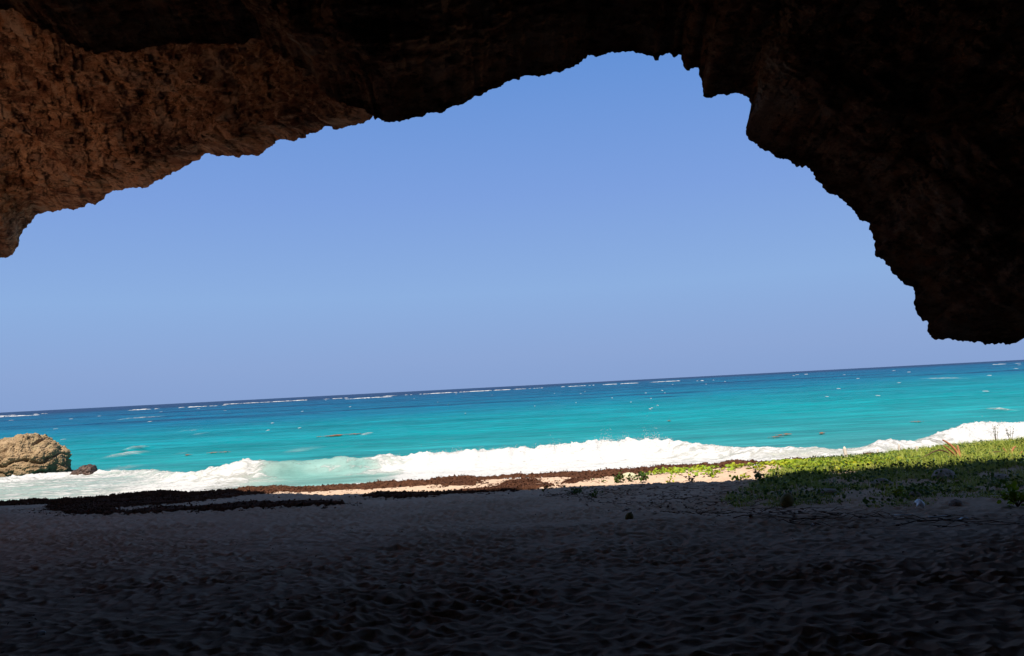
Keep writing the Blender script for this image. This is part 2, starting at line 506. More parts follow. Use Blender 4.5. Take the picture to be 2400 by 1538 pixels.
# swell offshore
am = np.interp(Y, [43, 50, 58, 120, 400, 1500], [0, .02, .10, .22, .35, .5])
amf = sm(22000, 400, Y)
Z += am * amf * (.55 * fbm(X * .07, Y * .22, o=3, seed=71) + .22 * fbm(X * .5, Y * .9, o=2, seed=75) * sm(260, 120, Y))
# patches of foam and breaking chop: (px, py, half width px, half height px, strength, height)
hz = lambda px: 905 - (px - 1200) * 124 / 2400
def sea_pt(a, b):
    d = pix_dir(a, b); t = -EYE / d[2]
    return d[0] * t, d[1] * t
for (a, b, rx, ry, st, hh) in [(300, 1068, 30, 6, .75, .35), (318, 1056, 14, 4, .6, .5), (270, 1100, 60, 14, .42, .0), (440, 1010, 14, 2, .6, .1),
        (470, 1017, 14, 2, .5, .1), (425, 1062, 20, 4, .35, 0), (690, 1057, 40, 5, .35, 0), (860, 1018, 12, 3, .7, .1), (330, 980, 10, 2, .9, .3), (2342, 962, 12, 4, .8, .25),
        (750, 1048, 80, 5, .25, 0), (1050, 1030, 80, 4, .25, 0), (1540, 1002, 60, 5, .28, 0), (1200, 1000, 60, 3, .28, 0), (560, 1030, 70, 6, .25, 0), (2210, 888, 10, 2, .9, .3),
        (865, 1072, 40, 5, .30, 0), (780, 1080, 30, 8, .28, 0)]:
    xx0, yy0 = sea_pt(a, b)
    sx_ = rx / FPX * yy0; sy_ = abs(ry * yy0 * yy0 / 9200) + .3
    g = np.exp(-(((X - xx0) / sx_)**2 + ((Y - yy0) / sy_)**2))
    FO += .62 * st * g; Z += hh * g
sea = mesh('sea', np.stack([X, Y, Z], -1), grid_faces(*X.shape), M_sea, attrs={'foam': FO, 'murk': MU, 'sandy': np.clip(SA, 0, 1)})
tag(sea, 'turquoise sea with a white breaker rolling on to the beach', kind='structure')

# ------------------------------------------------------------------ cave
def resample(pts, extra, n):
    """pts: px,py polyline, extra: arrays on the same points; evenly n samples"""
    P = np.array(pts, float); d = np.r_[0, np.cumsum(np.hypot(*np.diff(P, axis=0).T))]
    s = np.linspace(0, d[-1], n)
    return np.interp(s, d, P[:, 0]), np.interp(s, d, P[:, 1]), [np.interp(s, d, e) for e in extra], s

RIDGE = [(-420, 1500), (-330, 900), (-260, 420), (-190, 120), (-130, 35), (-60, 20), (0, 24), (28, 25), (52, 36), (69, 52), (89, 66), (109, 73), (141, 87), (157, 103), (193, 113), (197, 121), (226, 128),
 (258, 121), (278, 117), (290, 125), (318, 122), (343, 111), (387, 107), (443, 103), (500, 103), (524, 104), (572, 105), (588, 91), (617, 93), (629, 117), (661, 133), (685, 145), (693, 155), (721, 165),
 (742, 189), (754, 216), (786, 238), (826, 250), (854, 258), (868, 272)]
LIP = [(880, 284), (886, 278), (895, 281), (905, 289), (915, 291), (925, 288), (935, 286), (965, 277), (985, 275), (1000, 272), (1030, 266), (1055, 256), (1062, 250), (1075, 249), (1095, 238), (1120, 226), (1140, 219), (1150, 210),
 (1180, 200), (1190, 192), (1215, 188), (1220, 182), (1250, 180), (1275, 178), (1290, 172), (1300, 171), (1321, 167), (1347, 159), (1352, 151), (1360, 146), (1378, 130), (1409, 132), (1438, 123), (1456, 119), (1477, 123),
 (1500, 122), (1512, 130), (1524, 137), (1542, 142), (1548, 134), (1555, 132), (1570, 128), (1575, 132), (1590, 129), (1599, 132), (1602, 146), (1606, 158), (1612, 163), (1620, 158), (1628, 155), (1638, 157), (1641, 170), (1643, 185), (1645, 198), (1649, 208), (1651, 221),
 (1656, 227), (1685, 222), (1716, 217), (1742, 218), (1760, 227), (1762, 236), (1768, 242), (1766, 255), (1771, 264), (1760, 271), (1761, 280), (1758, 289), (1751, 300), (1751, 314), (1758, 325), (1770, 331), (1778, 335), (1784, 344), (1794, 351), (1807, 354),
 (1820, 364), (1846, 375), (1867, 388), (1888, 391), (1900, 398), (1908, 401), (1916, 421), (1934, 442), (1955, 461), (1970, 468), (1984, 476), (1997, 494), (2018, 515), (2028, 520), (2044, 546), (2054, 564), (2051, 575), (2053, 585), (2056, 601), (2070, 611),
 (2076, 620), (2088, 627), (2096, 640), (2111, 658), (2132, 668), (2138, 680), (2145, 687), (2143, 695), (2147, 705), (2144, 716), (2145, 728), (2150, 739), (2158, 746), (2171, 752), (2170, 762), (2174, 775), (2184, 785), (2192, 794), (2206, 797), (2220, 794), (2236, 792), (2255, 798),
 (2272, 799), (2290, 801), (2314, 804), (2340, 804), (2366, 808), (2382, 798), (2391, 786), (2390, 776), (2385, 768), (2392, 764), (2402, 766), (2430, 752), (2480, 760), (2540, 840), (2580, 950), (2640, 1150), (2720, 1400), (2760, 1560)]
OUT_A = RIDGE + LIP
keyA = [(-420, 1500, -1000, 1500), (-330, 900, -950, 800), (-260, 420, -900, 0), (-130, 35, -750, -700), (0, 24, -450, -1000), (572, 105, 300, -1200), (868, 272, 700, -1150), (1300, 171, 1300, -1200), (1599, 132, 1700, -1200),
        (1768, 242, 2100, -1050), (1916, 421, 2500, -850), (2054, 564, 2900, -600), (2145, 728, 3200, -400), (2206, 797, 3300, -250), (2366, 808, 3400, -100), (2430, 752, 3450, 0), (2480, 760, 3450, 200), (2580, 950, 3550, 800), (2760, 1560, 3700, 1560)]

def arch_layer(outline, keys, depth_of, ncol, tY, exterior_only=False, inner_rows=None, seed=0, crest=None):
    D = np.array([depth_of(p[0]) for p in outline])
    px, py, (dd,), s = resample(outline, [D], ncol)
    # fine jaggedness of the lip
    jag = np.interp(px, [1200, 1700], [4.5, 6.5]) * fbm(s * .020 + 5, s * 0 + seed, o=5, seed=81 + seed, gain=.62, ridged=True)
    jag -= jag.mean()
    tx = np.gradient(px); ty = np.gradient(py); tl = np.hypot(tx, ty) + 1e-6
    inner = sm(-40, 40, px) + 0 * px
    px = px + (-ty / tl) * jag * 1.0; py = py + (tx / tl) * jag * 1.0
    P = at_y(px, py, dd)
    # arc position of the keys
    idx = [int(np.argmin([(a - k[0])**2 + (b - k[1])**2 for a, b in zip(px, py)])) for k in keys]
    for i in range(1, len(idx)): idx[i] = max(idx[i], idx[i - 1] + 1)
    qx = np.interp(np.arange(ncol), idx, [k[2] for k in keys]); qy = np.interp(np.arange(ncol), idx, [k[3] for k in keys])
    ker = np.hanning(61); ker /= ker.sum()
    sm1 = lambda a: np.convolve(np.pad(a, 30, mode='edge'), ker, 'valid')
    qx, qy = sm1(qx), sm1(qy)
    Q = at_y(qx, qy, dd)
    return P, Q, px, py, dd

def depthA(px): return np.interp(px, [-800, -200, 300, 868, 1300, 1800, 2200, 2500, 2800], [15, 15.5, 16.5, 17, 17, 16.5, 16, 16, 15.5])
def Yshadow(x):   # how far out the cliff's shadow reaches
    return np.interp(x, [-60, -30.5, -28, -25, -17, -14, -11, -5, 0, 6, 12, 16, 40], [54, 52, 47, 43.2, 42, 40, 37, 33.3, 31.6, 30.3, 28.5, 27.4, 26.4])
TE = math.tan(SUN_EL) / math.hypot(.22, 1) * 1.0   # rise per metre of y
TEY = math.tan(SUN_EL) * math.hypot(.22, 1)
def crest_z(x, y):
    # shadow goes +y by dz/ (tan(el)*|h|) ; x by .22 of that
    z = np.full_like(x, 16.0)
    for _ in range(30):
        ext = (z - .7) / TEY * 1.0
        ext = (z - .7) / math.tan(SUN_EL) * math.cos(math.atan(.22))
        xs = x + .22 * ext
        z = z * .5 + .5 * (.7 + (Yshadow(xs) - y) * math.tan(SUN_EL) / math.cos(math.atan(.22)))
    return z

rows_in = [(0, 0), (.012, -.06), (.03, -.22), (.055, -.5), (.085, -.9), (.12, -1.4), (.16, -2.0), (.20, -2.8), (.245, -3.8), (.29, -5), (.33, -6.5), (.37, -9), (.40, -12), (.41, -16), (.39, -20), (.34, -24), (.26, -27), (.14, -29), (.0, -30)]
def build_layer(P, Q, rows, sub_t, sub_total, amp_f, seed, dirY=None, closed_center=None):
    """rows: (t, dy) key profile, resampled smoothly"""
    r = np.array(rows, float)
    k = np.arange(len(r))
    tt = np.interp(sub_t, k, r[:, 0]); dy = np.interp(sub_t, k, r[:, 1])
    G = P[None] + (Q - P)[None] * tt[:, None, None]
    G[:, :, 1] = P[None, :, 1] + dy[:, None]
    return G, tt, dy

def rock_displace(G, amp, seed, lip_rows_fade):
    """push vertices along the grid normal with rocky noise"""
    du = np.gradient(G, axis=1); dv = np.gradient(G, axis=0)
    n = np.cross(du, dv); n /= np.linalg.norm(n, axis=-1)[..., None] + 1e-9
    x, y, z = G[..., 0], G[..., 1], G[..., 2]
    a = fbm(x * .35, y * .35, z * .35, o=3, seed=seed) * 1.0
    b = fbm(x * 1.0, y * 1.7, z * 2.1, o=5, seed=seed + 5, gain=.6, ridged=True) * .20 + fbm(x * .75, y * .75, z * .9, o=2, seed=seed + 9, ridged=True) * .16
    d = (a * .6 + b) * amp
    return G + n * (d * lip_rows_fade)[..., None]

parts_V, parts_F, off = [], [], 0
def add_part(G, flip=False):
    global off
    F = grid_faces(G.shape[0], G.shape[1]) + off
    if flip: F = F[:, ::-1]
    parts_V.append(G.reshape(-1, 3)); parts_F.append(F); off += G.shape[0] * G.shape[1]

# nearer rim, right of the arch and dark roof on the left
NC = 1700
P, Q, pxA, pyA, dA = arch_layer(OUT_A, keyA, depthA, NC, None, seed=1)
sub = np.concatenate([np.linspace(0, 10, 170), np.linspace(10, 18, 40)[1:]])
G, tt, dy = build_layer(P, Q, rows_in, sub, None, None, 1)
# close the rear of the cave around its centre
cz = np.array([1.5, 0, 6.5])
for i in range(len(sub)):
    if dy[i] < -16:
        f = sm(-16, -30, dy[i])
        G[i, :, 0] = G[i, :, 0] * (1 - f) + cz[0] * f; G[i, :, 2] = G[i, :, 2] * (1 - f) + cz[2] * f
# lift the roof's line where the lip hangs low so the camera stays well inside
fade = sm(0, .14, tt)[:, None] * np.ones(NC)[None]
fade[0] = 0
G = rock_displace(G, 1.0, 201, np.minimum(fade + .0, 1) * .8 * (1 - .7 * sm(-24, -30, dy))[:, None])
add_part(G)
innerA = G
# outside of the rim up to the cliff top and back over it
rows_out = [(0, 0), (.02, .05), (.06, .2), (.12, .38), (.2, .5), (.35, .45), (.55, .2), (.8, -.3), (1.0, -1.2)]
sub = np.linspace(0, 8, 60)
cre = crest_z(P[:, 0] + (Q - P)[:, 0] * 1.0, P[:, 1] - 1.2)
Qx = Q.copy()
up = np.clip(sm(400, -400, pyA) + (pxA > -400) * (pxA < 2500), 0, 1)
ztop = np.clip(cre, 15.0, 40)
Qx[:, 2] = np.where(Q[:, 2] > 9, ztop, Q[:, 2])
ker = np.hanning(41); ker /= ker.sum()
Qx[:, 2] = np.convolve(np.pad(Qx[:, 2], 20, mode='edge'), ker, 'valid')
G, tt, dy = build_layer(P, Qx, rows_out, sub, None, None, 1)
fd = sm(0, .3, tt) * (1 - sm(.8, 1, tt))
G = rock_displace(G, -1.0, 231, fd[:, None] * np.ones(NC)[None])
last = G[-1]
back = np.stack([last + np.array([0, -d, 0.3 * 0]) for d in (0, 4, 10, 20, 34, 60)])
add_part(G, True); add_part(back, True)

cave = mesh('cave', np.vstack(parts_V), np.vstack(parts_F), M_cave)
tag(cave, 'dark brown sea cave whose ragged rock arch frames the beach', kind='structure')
parts_V, parts_F, off = [], [], 0
# further overhang on the left, its unseen end shaped so sunlit sand brightens it
B_LINE = [(-860, 120), (-740, 220), (-480, 390), (-170, 530), (-50, 594), (0, 604), (28, 600), (36, 588), (44, 568), (50, 556), (54, 544), (66, 524), (77, 515), (82, 507), (89, 501), (110, 497), (137, 494), (151, 488), (165, 490), (181, 490), (195, 484), (206, 480), (232, 477),
 (240, 467), (250, 459), (278, 445), (300, 442), (314, 441), (343, 438), (360, 429), (387, 413), (415, 399), (439, 391), (455, 381), (470, 370), (484, 361), (520, 365), (552, 370), (566, 366), (578, 368), (604, 365), (616, 357), (625, 349), (636, 343), (643, 337), (645, 329),
 (655, 327), (685, 330), (700, 326), (717, 322), (717, 316), (735, 311), (750, 307), (765, 300), (776, 298), (788, 305), (800, 300), (810, 298), (830, 292), (850, 290), (862, 282), (872, 274), (900, 240), (980, 190), (1080, 120), (1200, 40)]
def depthB(px): return np.interp(px, [-860, -740, -480, -170, 0, 181, 343, 484, 604, 717, 800, 872, 1000, 1200], [16, 19, 24, 30, 34, 31, 27.5, 25.3, 23.3, 21.2, 19.8, 18.4, 18, 18])
keyB = [(-860, 120, -940, -60), (-480, 390, -600, -140), (0, 604, -280, -160), (89, 501, -160, -120), (181, 490, -40, -90), (343, 438, 130, -70), (484, 361, 290, -60), (604, 365, 440, -60), (717, 316, 600, -30), (800, 300, 740, 60), (872, 274, 860, 190), (1080, 120, 1070, 60), (1200, 40, 1200, -60)]
NB = 1100
PB, QB0, pxB, pyB, dB = arch_layer(B_LINE, keyB, depthB, NB, None, seed=2)
idx = None
# target line on the plane just behind the nearer rim
ratio = (np.arange(NB))
def remap(keys, px, py):
    idx = [int(np.argmin((px - k[0])**2 + (py - k[1])**2)) for k in keys]
    for i in range(1, len(idx)): idx[i] = max(idx[i], idx[i - 1] + 1)
    n = np.arange(len(px))
    a = np.interp(n, idx, [k[2] for k in keys]); b = np.interp(n, idx, [k[3] for k in keys])
    ker = np.hanning(61); ker /= ker.sum()
    f = lambda a: np.convolve(np.pad(a, 30, mode='edge'), ker, 'valid')
    return f(a), f(b)
tx_, ty_ = remap(keyB, pxB, pyB)
T = at_y(tx_, ty_, np.interp(pxB, [-860, -500, -120, 0, 500, 700, 872], [15.6, 16.5, 18.5, 20, 19.5, 18.6, 17.2]))
sub = np.linspace(0, 1, 210)**1.25
f = sub[:, None, None]
G = PB[None] * (1 - f) + T[None] * f
# the ceiling is vaulted: it rises quickly behind its lip
vault = np.sin(np.pi * np.clip(sub, 0, 1))**.8 * .2
G[:, :, 2] += vault[:, None] * sm(1300, 700, pyB)[None] * sm(872, 700, pxB)[None]
extend = G[-1] + np.array([0, -4.5, 1.5])
fade = sm(0, .22, sub)[:, None] * np.ones(NB)[None] * (.35 + .65 * sm(1, .75, sub))[:, None] * sm(900, 760, pxB)[None]
G = rock_displace(G, 1.0, 301, fade * .95)
add_part(np.concatenate([G, extend[None]]))
# its outside
keyBo = [(-860, 120, -1000, -300), (-480, 390, -740, -200), (0, 604, -300, -300), (181, 490, 0, -700), (343, 438, 200, -900), (604, 365, 450, -900), (872, 274, 700, -900), (1200, 40, 1200, -900)]
ox, oy = remap(keyBo, pxB, pyB)
QB = at_y(ox, oy, dB)
cre = crest_z(QB[:, 0], PB[:, 1] - 1.0)
QB[:, 2] = np.where(QB[:, 2] > 8, np.clip(cre, 12, 40), QB[:, 2])
ker = np.hanning(101); ker /= ker.sum()
QB[:, 2] = np.convolve(np.pad(QB[:, 2], 50, mode='edge'), ker, 'valid')
sub = np.linspace(0, 8, 60)
G, tt, dy = build_layer(PB, QB, rows_out, sub, None, None, 1)
G = rock_displace(G, -1.0, 331, (sm(0, .3, tt) * (1 - sm(.8, 1, tt)))[:, None] * np.ones(NB)[None])
last = G[-1]
back = np.stack([last] * 5)
for q_, d_ in enumerate((0, 3, 7, 12, 22)): back[q_, :, 1] = np.maximum(last[:, 1] - d_, 13.5)
back = np.concatenate([back, [extend]])
add_part(G, True); add_part(back, True)
ovh = mesh('overhang', np.vstack(parts_V), np.vstack(parts_F), M_rock)
tag(ovh, 'warm reddish brown rock overhang lit from the bright beach, upper left', kind='structure')

def loft_rock(name, xs, zt, ry, y0, mat, nu, nv, amp, sc, seed, e=.75, zb=-.8, parent=None):
    u = np.linspace(0, 1, nu); X1 = np.interp(u, np.linspace(0, 1, len(xs)), xs)
    Z1 = np.interp(X1, xs, zt); R1 = np.interp(X1, xs, ry)
    v = np.linspace(0, math.pi, nv)
    cy = -np.sign(np.cos(v)) * np.abs(np.cos(v))**e; sz = np.sin(v)**e
    Gx = X1[:, None] + 0 * v[None]; Gy = y0 + R1[:, None] * cy[None]; Gz = zb + (Z1 - zb)[:, None] * sz[None]
    G = np.stack([Gx, Gy, Gz], -1)
    n = np.cross(np.gradient(G, axis=0), np.gradient(G, axis=1)); n /= np.linalg.norm(n, axis=-1)[..., None] + 1e-9
    d = amp * (fbm(Gx * sc, Gy * sc, Gz * sc, o=2, seed=seed) * .55 + .24 * fbm(Gx * sc * 1.9, Gy * sc * 1.9, Gz * sc * 2.6, o=7, seed=seed + 3, gain=.62) + .20 * fbm(Gx * sc * 3, Gy * sc * 3, Gz * sc * 3.4, o=5, seed=seed + 8, gain=.65, ridged=True))
    cr = fbm(Gx * sc * 1.3 + 4, Gy * sc * .9, Gz * sc * 2.0, o=2, seed=seed + 21)
    d = d + amp * .45 * np.clip(1 - np.abs(cr) * 4, 0, 1)**1.5
    G = G - n * d[..., None]
    return mesh(name, G, grid_faces(nu, nv), mat, parent)
xs_ = [-62, -50, -40, -35, -33, -31, -29, -26, -21.5, -20.7]
cl = loft_rock('added_shadow_cliff', xs_, [26, 27, 27, 26, 24, 20, 17.0, 16.3, 15.5, 5], [4, 5, 5, 4.6, 4.2, 4, 3.8, 3.4, 2.2, 1.4], 31.6, M_rock, 200, 140, .8, .4, 451, e=.6, zb=-1)  # unseen mass on the left, added and sized for its shadow
ld = loft_rock('light_blocking_ledge', [0, 1, 4, 8, 12, 16, 19], [2.6, 3.1, 3.3, 3.2, 3.1, 3.2, 2.6], [.4, 1.1, 1.2, 1.3, 1.2, 1.1, .4], 0, M_rock, 160, 70, .35, .6, 461, e=.6, zb=-1)  # unseen ledge added to keep bounced light off the cave's right wall
ld.location = (-11.9, 14.6, 0); ld.rotation_euler = (0, 0, math.radians(120.7))
tag(ld, 'low brown rock ledge out of view, added to keep bounced light off the right wall', kind='structure')
tag(cl, 'brown cliff out of view, added for its shadow on the left of the beach', kind='structure')
def bx(px, Y): return float(at_y(np.array(px), np.array(1090), np.array(Y))[0])
YB = 59.0
pxs = [-420, -300, -200, -100, -40, 0, 30, 60, 78, 92, 110, 128, 141, 150, 158, 162]
zts = [.3, 1.6, 2.6, 3.0, 3.05, 3.05, 2.95, 3.1, 3.3, 3.15, 2.8, 2.45, 2.0, 1.5, .95, .2]
rys = [.4, 2.0, 3.0, 3.4, 3.5, 3.5, 3.5, 3.4, 3.3, 3.1, 2.8, 2.5, 2.1, 1.6, .9, .2]
bl = loft_rock('boulder', [bx(a, YB + 2.6) for a in pxs], [z - .12 for z in zts], rys, YB + 2.6, M_boulder, 460, 300, .62, .42, 401, e=.62)
tag(bl, 'big sunlit tan boulder standing in the surf at the left edge', 'boulder')
pxs = [150, 165, 180, 195, 202, 212, 222, 226]
zts = [.2, .38, .55, .78, .86, .80, .72, -.2]
rys = [.35, .5, .6, .7, .7, .7, .6, .35]
sl = loft_rock('rock', [bx(a, 57.8) for a in pxs], zts, rys, 57.8, M_wet, 90, 70, .14, 1.5, 421, e=.5, zb=-.5)
tag(sl, 'small dark wet slab of rock beside the big tan boulder in the surf', 'rock')

def leaves(P, size, tilt=.6):
    """folded roundish leaves: 6 vertices, two quads"""
    n = len(P)
    az = rng.uniform(0, 2 * math.pi, n); ti = rng.normal(0, tilt, n); s = size * rng.uniform(.6, 1.25, n)
    base = np.array([(-.5, 0, 0), (-.15, .45, .12), (.4, .38, .10), (.5, 0, 0), (.4, -.38, .10), (-.15, -.45, .12)])
    V = base[None] * s[:, None, None]
    c, sn = np.cos(ti)[:, None], np.sin(ti)[:, None]
    x = V[..., 0] * c + V[..., 2] * sn; z = -V[..., 0] * sn + V[..., 2] * c; y = V[..., 1]
    r2 = rng.normal(0, tilt * .6, n)[:, None]
    y, z = y * np.cos(r2) - z * np.sin(r2), y * np.sin(r2) + z * np.cos(r2)
    ca, sa = np.cos(az)[:, None], np.sin(az)[:, None]
    V = np.stack([x * ca - y * sa, x * sa + y * ca, z], -1) + P[:, None]
    F = np.array([(0, 3, 2, 1), (0, 5, 4, 3)])[None] + (np.arange(n) * 6)[:, None, None]
    return V.reshape(-1, 3), F.reshape(-1, 4)

# ------------------------------------------------------------------ seaweed
gx = np.arange(-36, 36, .05); gy = np.arange(26, 45.5, .055)
GX, GY = np.meshgrid(gx, gy)
GZ = ground(GX, GY)
ppx, ppy = to_pix(np.stack([GX, GY, GZ], -1))
polys = [
 [(-200, 1172), (0, 1169), (96, 1169), (122, 1172), (175, 1178), (169, 1184), (102, 1187), (125, 1201), (181, 1207), (262, 1207), (292, 1201), (248, 1192), (292, 1188), (379, 1184), (496, 1172), (569, 1163), (636, 1155), (642, 1149), (612, 1143), (569, 1152), (496, 1160), (423, 1169), (350, 1168), (332, 1158), (295, 1157), (200, 1150), (0, 1160), (-200, 1165)],
 [(277, 1210), (321, 1200), (379, 1195), (467, 1192), (583, 1182), (700, 1178), (745, 1179), (810, 1181), (816, 1184), (688, 1188), (583, 1195), (496, 1200), (437, 1198), (379, 1203)],
 [(845, 1166), (892, 1157), (994, 1160), (1081, 1153), (1169, 1144), (1227, 1140), (1300, 1139), (1300, 1143), (1183, 1152), (1125, 1156), (994, 1166), (906, 1169)],
 [(1014, 1137), (1061, 1127), (1134, 1131), (1110, 1138), (1037, 1141)],
 [(1180, 1131), (1256, 1124), (1271, 1134), (1242, 1141), (1172, 1143)],
 [(1322, 1130), (1387, 1114), (1385, 1124), (1331, 1137)],
 [(1310, 1112), (1500, 1090), (1512, 1094), (1495, 1106), (1460, 1112), (1380, 1124), (1330, 1120)],
 [(687, 1152), (740, 1147), (731, 1153), (693, 1157)], [(838, 1147), (892, 1140), (900, 1144), (851, 1150)],
 [(600, 1146), (620, 1141), (642, 1150), (640, 1158), (600, 1160)],
 [(1600, 1096), (1760, 1088), (1760, 1091), (1600, 1100)]]
mk = np.zeros(GX.shape)
for p in polys: mk = np.maximum(mk, poly_mask(ppx, ppy, p))
def blur(a, k):
    for ax in (0, 1):
        c = np.cumsum(np.pad(a, [(k + 1, k) if i == ax else (0, 0) for i in (0, 1)], mode='edge'), axis=ax)
        a = (np.take(c, range(2 * k + 1, c.shape[ax]), ax) - np.take(c, range(0, c.shape[ax] - 2 * k - 1), ax)) / (2 * k + 1)
    return a
mk = blur(blur(mk, 2), 2)
ex = GX
# the continuous bank along the water's edge, where its foot and its back lie
kx = 1200 + GX * 2000 / 42
front = np.interp(kx, [-300, 0, 200, 430, 520, 700, 850, 1000, 1200, 1400, 1570, 1700, 1900, 2100, 2400, 2800], [39.2, 39.6, 39.9, 40.5, 40.3, 39.8, 39.3, 39.0, 39.9, 39.4, 40.8, 41.2, 42.3, 42.4, 42.6, 43])
thick = np.interp(kx, [-300, 0, 430, 520, 700, 1000, 1200, 1570, 1700, 2000, 2400], [2.2, 2.2, 1.4, 1.5, 1.7, 2.0, 1.3, 1.6, 1.0, .9, .7])
front = front + .35 * fbm(GX * .6, GX * 0, o=3, seed=501)
tb = (GY - front) / thick
bank = np.clip(tb * (1 - tb) * 4, 0, 1) * ((tb > 0) & (tb < 1))
nz = fbm(GX * .9, GY * 1.6, o=5, seed=511, gain=.6)
nf = fbm(GX * 4.5, GY * 5, o=4, seed=521, gain=.65)
bk = np.where(bank > 0, bank**.6 * (.30 + .14 * fbm(GX * .55, GY * .3, o=3, seed=531)) * (.72 + .0 * kx) * (kx * 0 + np.interp(kx, [0, 1200, 1570, 2400], [1, .95, 1.2, 1.0])) + .09 * nf - .02, -1)
pt = (mk - .58 + .42 * nz + .16 * nf + .25 * perlin(GX * .5, GY * 2.4, seed=515))
pt = np.where(mk > .02, np.minimum(pt * .35, .11) + .012 * nf, -1)
th = np.maximum(bk, pt)
scat = (fbm(GX * 1.6, GY * 2.6, o=5, seed=541, gain=.7) - 1.02 + .25 * sm(28, 38, GY)) * .25       # scattered scraps
near = blur(blur((pt > 0).astype(float), 9), 9)
th = np.maximum(th, np.where((near > .03) & (GY < 41), .05 * (perlin(GX * 2.2, GY * 4.5, seed=551) + .5 * perlin(GX * 6, GY * 9, seed=552) + .9 * near - .38), -1))
th = np.maximum(th, np.where((GY < 41) & (GY > 27), np.minimum(scat, .03), -1))
ok = th > 0
F = grid_faces(*GX.shape)
keep = ok.ravel()[F].sum(1) >= 3
F = F[keep]
used, inv = np.unique(F, return_inverse=True)
V = np.stack([GX.ravel(), GY.ravel(), (GZ + np.where(ok, th, -.05)).ravel()], -1)[used]
F = inv.reshape(F.shape)
pk = rng.integers(0, len(V), 15000)
lv, lf = leaves(V[pk] + np.array([0, 0, .015]) + rng.normal(0, .05, (15000, 3)) * np.array([1, 1, .3]), .07, .8)
F = np.vstack([F, lf + len(V)]); V = np.vstack([V, lv])
sw = mesh('seaweed', V, F, M_weed, smooth=True)
tag(sw, 'brown seaweed washed up in banks and patches along the waterline', kind='stuff')

# ------------------------------------------------------------------ scatter helpers
def sample_poly(poly, n, ylim=(18, 44)):
    """n random ground points whose photo position is inside poly, even over the ground"""
    res = []; tot = 0
    while tot < n:
        xs = rng.uniform(-5, 36, 60000); ys = rng.uniform(ylim[0], ylim[1], 60000)
        zs = ground(xs, ys)
        a, b = to_pix(np.stack([xs, ys, zs], -1))
        k = poly_mask(a, b, poly)
        r = np.stack([xs, ys, zs], -1)[k]
        if len(r) == 0: break
        res.append(r); tot += len(r)
    return np.vstack(res)[:n]

def blades(P, hgt, lean=.35, wid=.012):
    n = len(P)
    az = rng.uniform(0, 2 * math.pi, n); h = hgt * rng.uniform(.35, 1.3, n) * np.clip((P[:, 1] - 14) / 14, .3, 1); le = np.abs(rng.normal(0, lean, n)) * h
    dx, dy = np.cos(az), np.sin(az)
    wx, wy = -dy * wid, dx * wid
    V = np.zeros((n, 6, 3))
    for k, (f, g) in enumerate(((0, 0), (.55, .3), (1, 1))):
        cx = P[:, 0] + dx * le * g; cy = P[:, 1] + dy * le * g; cz = P[:, 2] + h * f * (1 - .12 * f) - .02
        t = (1, .8, .12)[k]
        V[:, 2 * k] = np.stack([cx - wx * t, cy - wy * t, cz], -1); V[:, 2 * k + 1] = np.stack([cx + wx * t, cy + wy * t, cz], -1)
    F = np.array([(0, 1, 3, 2), (2, 3, 5, 4)])[None] + (np.arange(n) * 6)[:, None, None]
    return V.reshape(-1, 3), F.reshape(-1, 4)

def thin(P, sc, thr, seed, soft=.25):
    v = fbm(P[:, 0] * sc, P[:, 1] * sc, o=3, seed=seed)
    return P[rng.uniform(0, 1, len(P)) < sm(thr, thr + soft, v)]

# ------------------------------------------------------------------ vines, grass
VINES = [(1495, 1112), (1560, 1099), (1640, 1094), (1700, 1088), (1770, 1076), (1850, 1069), (1950, 1060), (2110, 1050), (2110, 1092), (2000, 1104), (1900, 1118), (1850, 1125), (1800, 1110), (1720, 1112), (1620, 1118), (1540, 1116)]
VDENSE = [(1800, 1086), (1850, 1069), (1950, 1060), (2130, 1048), (2240, 1046), (2180, 1080), (2060, 1100), (1960, 1108), (1880, 1120), (1850, 1105)]
VROW = [(1500, 1111), (1570, 1103), (1660, 1097), (1740, 1084), (1860, 1069), (1860, 1078), (1760, 1091), (1660, 1101), (1600, 1110), (1510, 1116)]
GRASS = [(1830, 1105), (1930, 1080), (2030, 1068), (2100, 1050), (2200, 1043), (2420, 1030), (2560, 1040), (2560, 1190), (2420, 1205), (2250, 1195), (2080, 1200), (1960, 1180), (1830, 1190), (1720, 1192), (1690, 1175), (1760, 1140)]
FAR = [(2080, 1058), (2200, 1043), (2420, 1028), (2560, 1020), (2560, 1100), (2100, 1100)]
L1 = thin(sample_poly(VINES, 4200), 1.1, .12, 601)
L2 = thin(sample_poly(VDENSE, 8000), .9, -.5, 602)
L3 = thin(sample_poly(VROW, 900), 1.3, -.05, 603)
LP = np.vstack([L1, L2, L3])
LP[:, 2] += rng.uniform(.02, .17, len(LP))
v, f = leaves(LP, .15)
o = mesh('vine_ground_cover', v, f, M_leaf, smooth=False)
tag(o, 'bright green creeping vine leaves spreading over the sunlit sand', kind='stuff')
G1 = thin(sample_poly(GRASS, 90000), .8, -.22, 611)
G2 = thin(sample_poly(FAR, 16000), .6, -.7, 612)
v, f = blades(G1, .26, .8, .012); v2, f2 = blades(G2, .36, .7, .012)
f2 = f2 + len(v)
o = mesh('grass', np.vstack([v, v2]), np.vstack([f, f2]), M_grass, smooth=False)
tag(o, 'coarse green beach grass covering the low berm on the right', kind='stuff')
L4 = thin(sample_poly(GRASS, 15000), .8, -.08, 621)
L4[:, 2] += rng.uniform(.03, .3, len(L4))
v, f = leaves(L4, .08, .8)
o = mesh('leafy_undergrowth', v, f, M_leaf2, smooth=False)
tag(o, 'dark green low leafy undergrowth between the grass on the right', kind='stuff')

